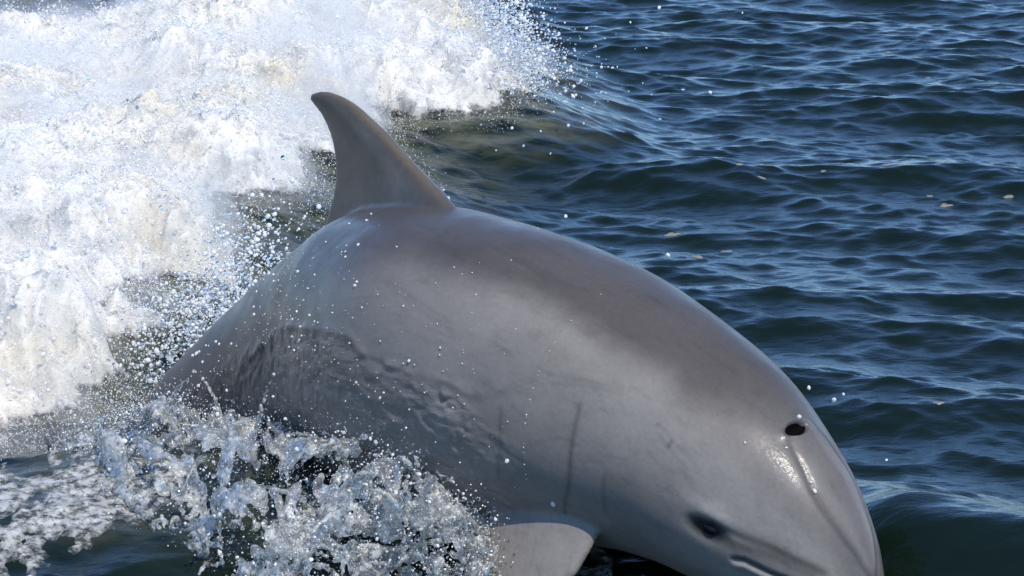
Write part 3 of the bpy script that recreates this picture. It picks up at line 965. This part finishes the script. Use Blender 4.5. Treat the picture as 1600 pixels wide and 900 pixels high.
# ------------------------------------------------------------------ thin foam lying on the near water
def build_surface_foam():
    X, Y, V, sd0 = SEA
    m = (X[:, 0] < .15) & (X[:, 0] > -1.2); k = (Y[0] < .55)
    X, Y, V = X[m][:, k], Y[m][:, k], V[m][:, k]
    f1 = field(71, 512, 1.6, .035, .45, 1.5); f2 = field(72, 512, .9, .012, .08, 1.2)
    left = smooth(-.55, -.85, X) * smooth(.22, .05, Y)
    lane = np.exp(-((Y + .18 - .12 * np.sin(5 * X)) / .10) ** 2) * smooth(.0, -.3, X) * .6
    d = .75 * samp(f1, X, Y * .55) + .35 * samp(f2, X, Y * .6) + 1.25 * left + .9 * lane - 1.0
    d = d - 3.0 * smooth(.30, .45, Y)
    T = np.clip(d, -.6, .7) * .0050 + .0010 * samp(f2, X * 2, Y * 2)
    P = V.copy(); P[..., 2] += T
    F = grid_faces(*X.shape); F = F[T.ravel()[F].max(1) > -.002]
    Pf = P.reshape(-1, 3)
    used = np.unique(F); re = np.full(len(Pf), -1); re[used] = np.arange(len(used))
    o = mesh_object('surface_foam', Pf[used], re[F], MAT_THIN)
    vattr(o, 'cover', smooth(-.25, .55, d).ravel()[used])
    tag(o, 'thin patches of grey white foam floating on the dark near water', 'foam', kind='stuff')

def make_thin():
    M = Mat('thin_foam')
    n = M.noise(30, 5, .65)
    M.l(M.mixc(M.ramp(n, .35, .7), (.52, .52, .50, 1), (.30, .30, .275, 1)), M.b.inputs['Base Color'])
    M.set(Roughness=.4, IOR=1.33)
    M.l(M.bump(M.noise(140, 4, .65), .25, .004), M.b.inputs['Normal'])
    cov = M.math('MULTIPLY', M.attr('cover'), M.ramp(M.noise(55, 5, .7), .40, .58, (.08, .08, .08, 1), (.92, .92, .92, 1)))
    M.l(cov, M.b.inputs['Alpha'])
    return M.m
MAT_THIN = make_thin()
build_surface_foam()

# ------------------------------------------------------------------ countable small things: foam flecks and single drops
def make_fleck_mat():
    M = Mat('fleck_foam')
    M.l(M.mixc(M.noise(120, 3), (.21, .20, .16, 1), (.14, .135, .11, 1)), M.b.inputs['Base Color'])
    M.set(Roughness=.5)
    return M.m
MAT_FLECK = make_fleck_mat()

FLECKS = [
 (1385, 258, 1.0, 'pale foam fleck on the dark wave face, largest of the upper right'),
 (1190, 290, .8, 'pale foam fleck below the long dark wave, right of the dorsal fin'),
 (1285, 285, .6, 'tiny foam fleck just left of the largest upper right fleck'),
 (1050, 363, 1.4, 'long cream foam fleck close above the middle of the dolphin back'),
 (1088, 401, 1.0, 'cream foam fleck nearest to the dolphin back'),
 (1135, 393, 1.2, 'thin cream foam fleck, rightmost of the three above the dolphin back'),
 (1357, 458, .7, 'lone foam fleck in the open water at mid height on the right'),
 (1467, 633, .8, 'lowest foam fleck, in the water to the right of the blowhole'),
 (1477, 322, 1.1, 'pale foam fleck right of centre, lowest of the right edge cluster'),
 (1575, 308, 1.0, 'pale foam fleck nearest to the right edge of the picture'),
 (1452, 307, .7, 'small foam fleck, leftmost of the right edge cluster'),
 (1388, 82, .8, 'small foam fleck on the crest of the upper right wave'),
 (1450, 117, .8, 'small foam fleck behind the upper right wave'),
 (1155, 262, .6, 'tiny foam fleck on the water, furthest left of the right half'),
 (832, 245, .9, 'pale foam fleck beside the wake, left one of a close pair'),
 (856, 246, .9, 'pale foam fleck beside the wake, right one of a close pair'),
]
for k, (px, py, s, lab) in enumerate(FLECKS):
    q = at_height(px, py, 0)
    for _ in range(6):
        q = at_height(px, py, float(sea_height(q[0], q[1])))
    rr = np.random.default_rng(100 + k)
    nr, nu = 5, 14; vs = []; fs = []
    lob = 1 + .28 * np.interp(np.arange(nu), np.arange(0, nu + 1, 2), np.append(rr.standard_normal(nu // 2), 0)[:nu // 2 + 1])
    lob = np.clip(lob, .55, 1.6)
    for i in range(nr):
        a = i / (nr - 1)
        for j in range(nu):
            t = 2 * math.pi * j / nu
            x = q[0] + .0105 * s * a * lob[j] * math.cos(t) * 1.25; y = q[1] + .0095 * s * a * lob[j] * math.sin(t)
            vs.append((x, y, float(sea_height(x, y)) + .0009 * math.sqrt(max(0, 1 - a * a)) - (.003 if i == nr - 1 else 0) + .0008 + .0004 * rr.standard_normal()))
    for i in range(nr - 1):
        for j in range(nu):
            fs.append((i * nu + j, i * nu + (j + 1) % nu, (i + 1) * nu + (j + 1) % nu, (i + 1) * nu + j))
    o = mesh_object('foam_fleck', np.array(vs), fs, MAT_FLECK)
    tag(o, lab, 'foam', 'foam flecks floating on the open water')

def drop_mesh(seed):
    rr = np.random.default_rng(seed)
    nu, nv = 12, 8; vs = []; fs = []
    tail = rr.uniform(0, .5)
    for i in range(nv + 1):
        ph = math.pi * i / nv
        for j in range(nu):
            a = 2 * math.pi * j / nu
            vs.append((math.sin(ph) * math.cos(a), math.sin(ph) * math.sin(a), math.cos(ph) * (1 + (tail if i < nv / 2 else 0))))
    for i in range(nv):
        for j in range(nu):
            fs.append((i * nu + j, (i + 1) * nu + j, (i + 1) * nu + (j + 1) % nu, i * nu + (j + 1) % nu))
    return mesh_object('water_drop', np.array(vs), fs, MAT_SPRAY)

protos = [drop_mesh(s) for s in (1, 2, 3)]
first = {0: True, 1: True, 2: True}
def drop(p, r, label, group):
    k = random.randrange(3)
    o = protos[k]
    if not first[k]:
        o = protos[k].copy(); COL.objects.link(o)
    first[k] = False
    o.location = p
    o.scale = (r, r, r * random.uniform(.9, 1.3))
    o.rotation_euler = (random.uniform(-.8, .8), random.uniform(-.8, .8), random.uniform(0, 6))
    tag(o, label, 'droplet', group)

def air_label(px, py):
    if px > 1200: return 'tiny white droplet in the air right of the dolphin head'
    if py > 320: return 'lone white droplet in the air just above the dolphin back'
    if px < 730 and py > 280: return 'white droplet in the air at the front foot of the dorsal fin'
    if px > 960: return 'stray white droplet high over the far blue water'
    if py > 140: return 'white droplet over the dark water in front of the breaking crest'
    return 'white droplet flung off the right end of the breaking crest'

def skin_label(px, py):
    if px > 1100: return 'bright water drop on the dolphin forehead near the blowhole'
    if px > 650: return 'bright water drop on the lower flank above the flipper'
    if py < 360: return 'bright water drop at the base of the dorsal fin'
    if px > 500: return 'bright water drop on the flank below the dorsal fin'
    if py < 500: return 'bright water drop on the upper edge of the tail stock'
    return 'bright water drop on the tail stock just above the splash'

for px, py, r in [(791, 12, 5), (835, 87, 5), (783, 20, 3), (760, 42, 3), (868, 95, 2.5), (815, 55, 3), (835, 150, 3), (865, 175, 2.5), (1030, 12, 4), (985, 35, 2.5),
                  (888, 196, 4), (912, 193, 2.5), (845, 205, 2.5), (930, 160, 2), (905, 130, 2), (1010, 75, 2), (945, 60, 2), (1303, 625, 4), (1318, 616, 2.2), (1264, 606, 3),
                  (1044, 399, 4), (884, 338, 3.5), (1385, 719, 2.2), (700, 310, 4), (693, 297, 3), (875, 60, 2.5), (850, 30, 3), (1160, 20, 2), (822, 110, 3.5), (800, 200, 4),
                  (818, 228, 2.5), (860, 240, 2), (775, 235, 2.5), (760, 150, 3), (940, 100, 2), (720, 25, 3), (740, 8, 3)]:
    yy = random.uniform(1.6, 2.6) if py < 300 else random.uniform(.1, .4)
    if px > 1200: yy = random.uniform(-.75, -.5)
    drop(at_depth(px, py, yy), r * .00085, air_label(px, py), 'single droplets in the air over the open water')

dg = bpy.context.evaluated_depsgraph_get()
for px, py, r in [(555, 447, 4), (558, 441, 3), (560, 383, 3.2), (540, 402, 3), (398, 492, 3.6), (397, 480, 3), (421, 428, 4), (428, 430, 3), (466, 425, 4), (338, 535, 4), (343, 538, 3),
                  (311, 603, 4.5), (318, 592, 3.5), (317, 566, 3), (302, 556, 4), (308, 553, 4.5), (312, 550, 3), (355, 610, 3.5), (364, 626, 3.5), (793, 720, 4.5), (865, 787, 5), (447, 556, 2.6), (557, 598, 3),
                  (1248, 653, 5), (1267, 754, 3), (1273, 768, 4), (1229, 700, 2.2), (1164, 692, 2.5), (546, 350, 2.5), (573, 345, 3), (620, 386, 2), (690, 745, 3), (640, 640, 2), (708, 637, 2), (580, 335, 2.5)]:
    d = Vector(ray(px, py)).normalized()
    hit, loc, nor, _ = dolphin.ray_cast(Vector(CP), d)
    if hit:
        drop(loc + nor * r * .0002, r * .00075, skin_label(px, py), 'water drops on the dolphin skin')
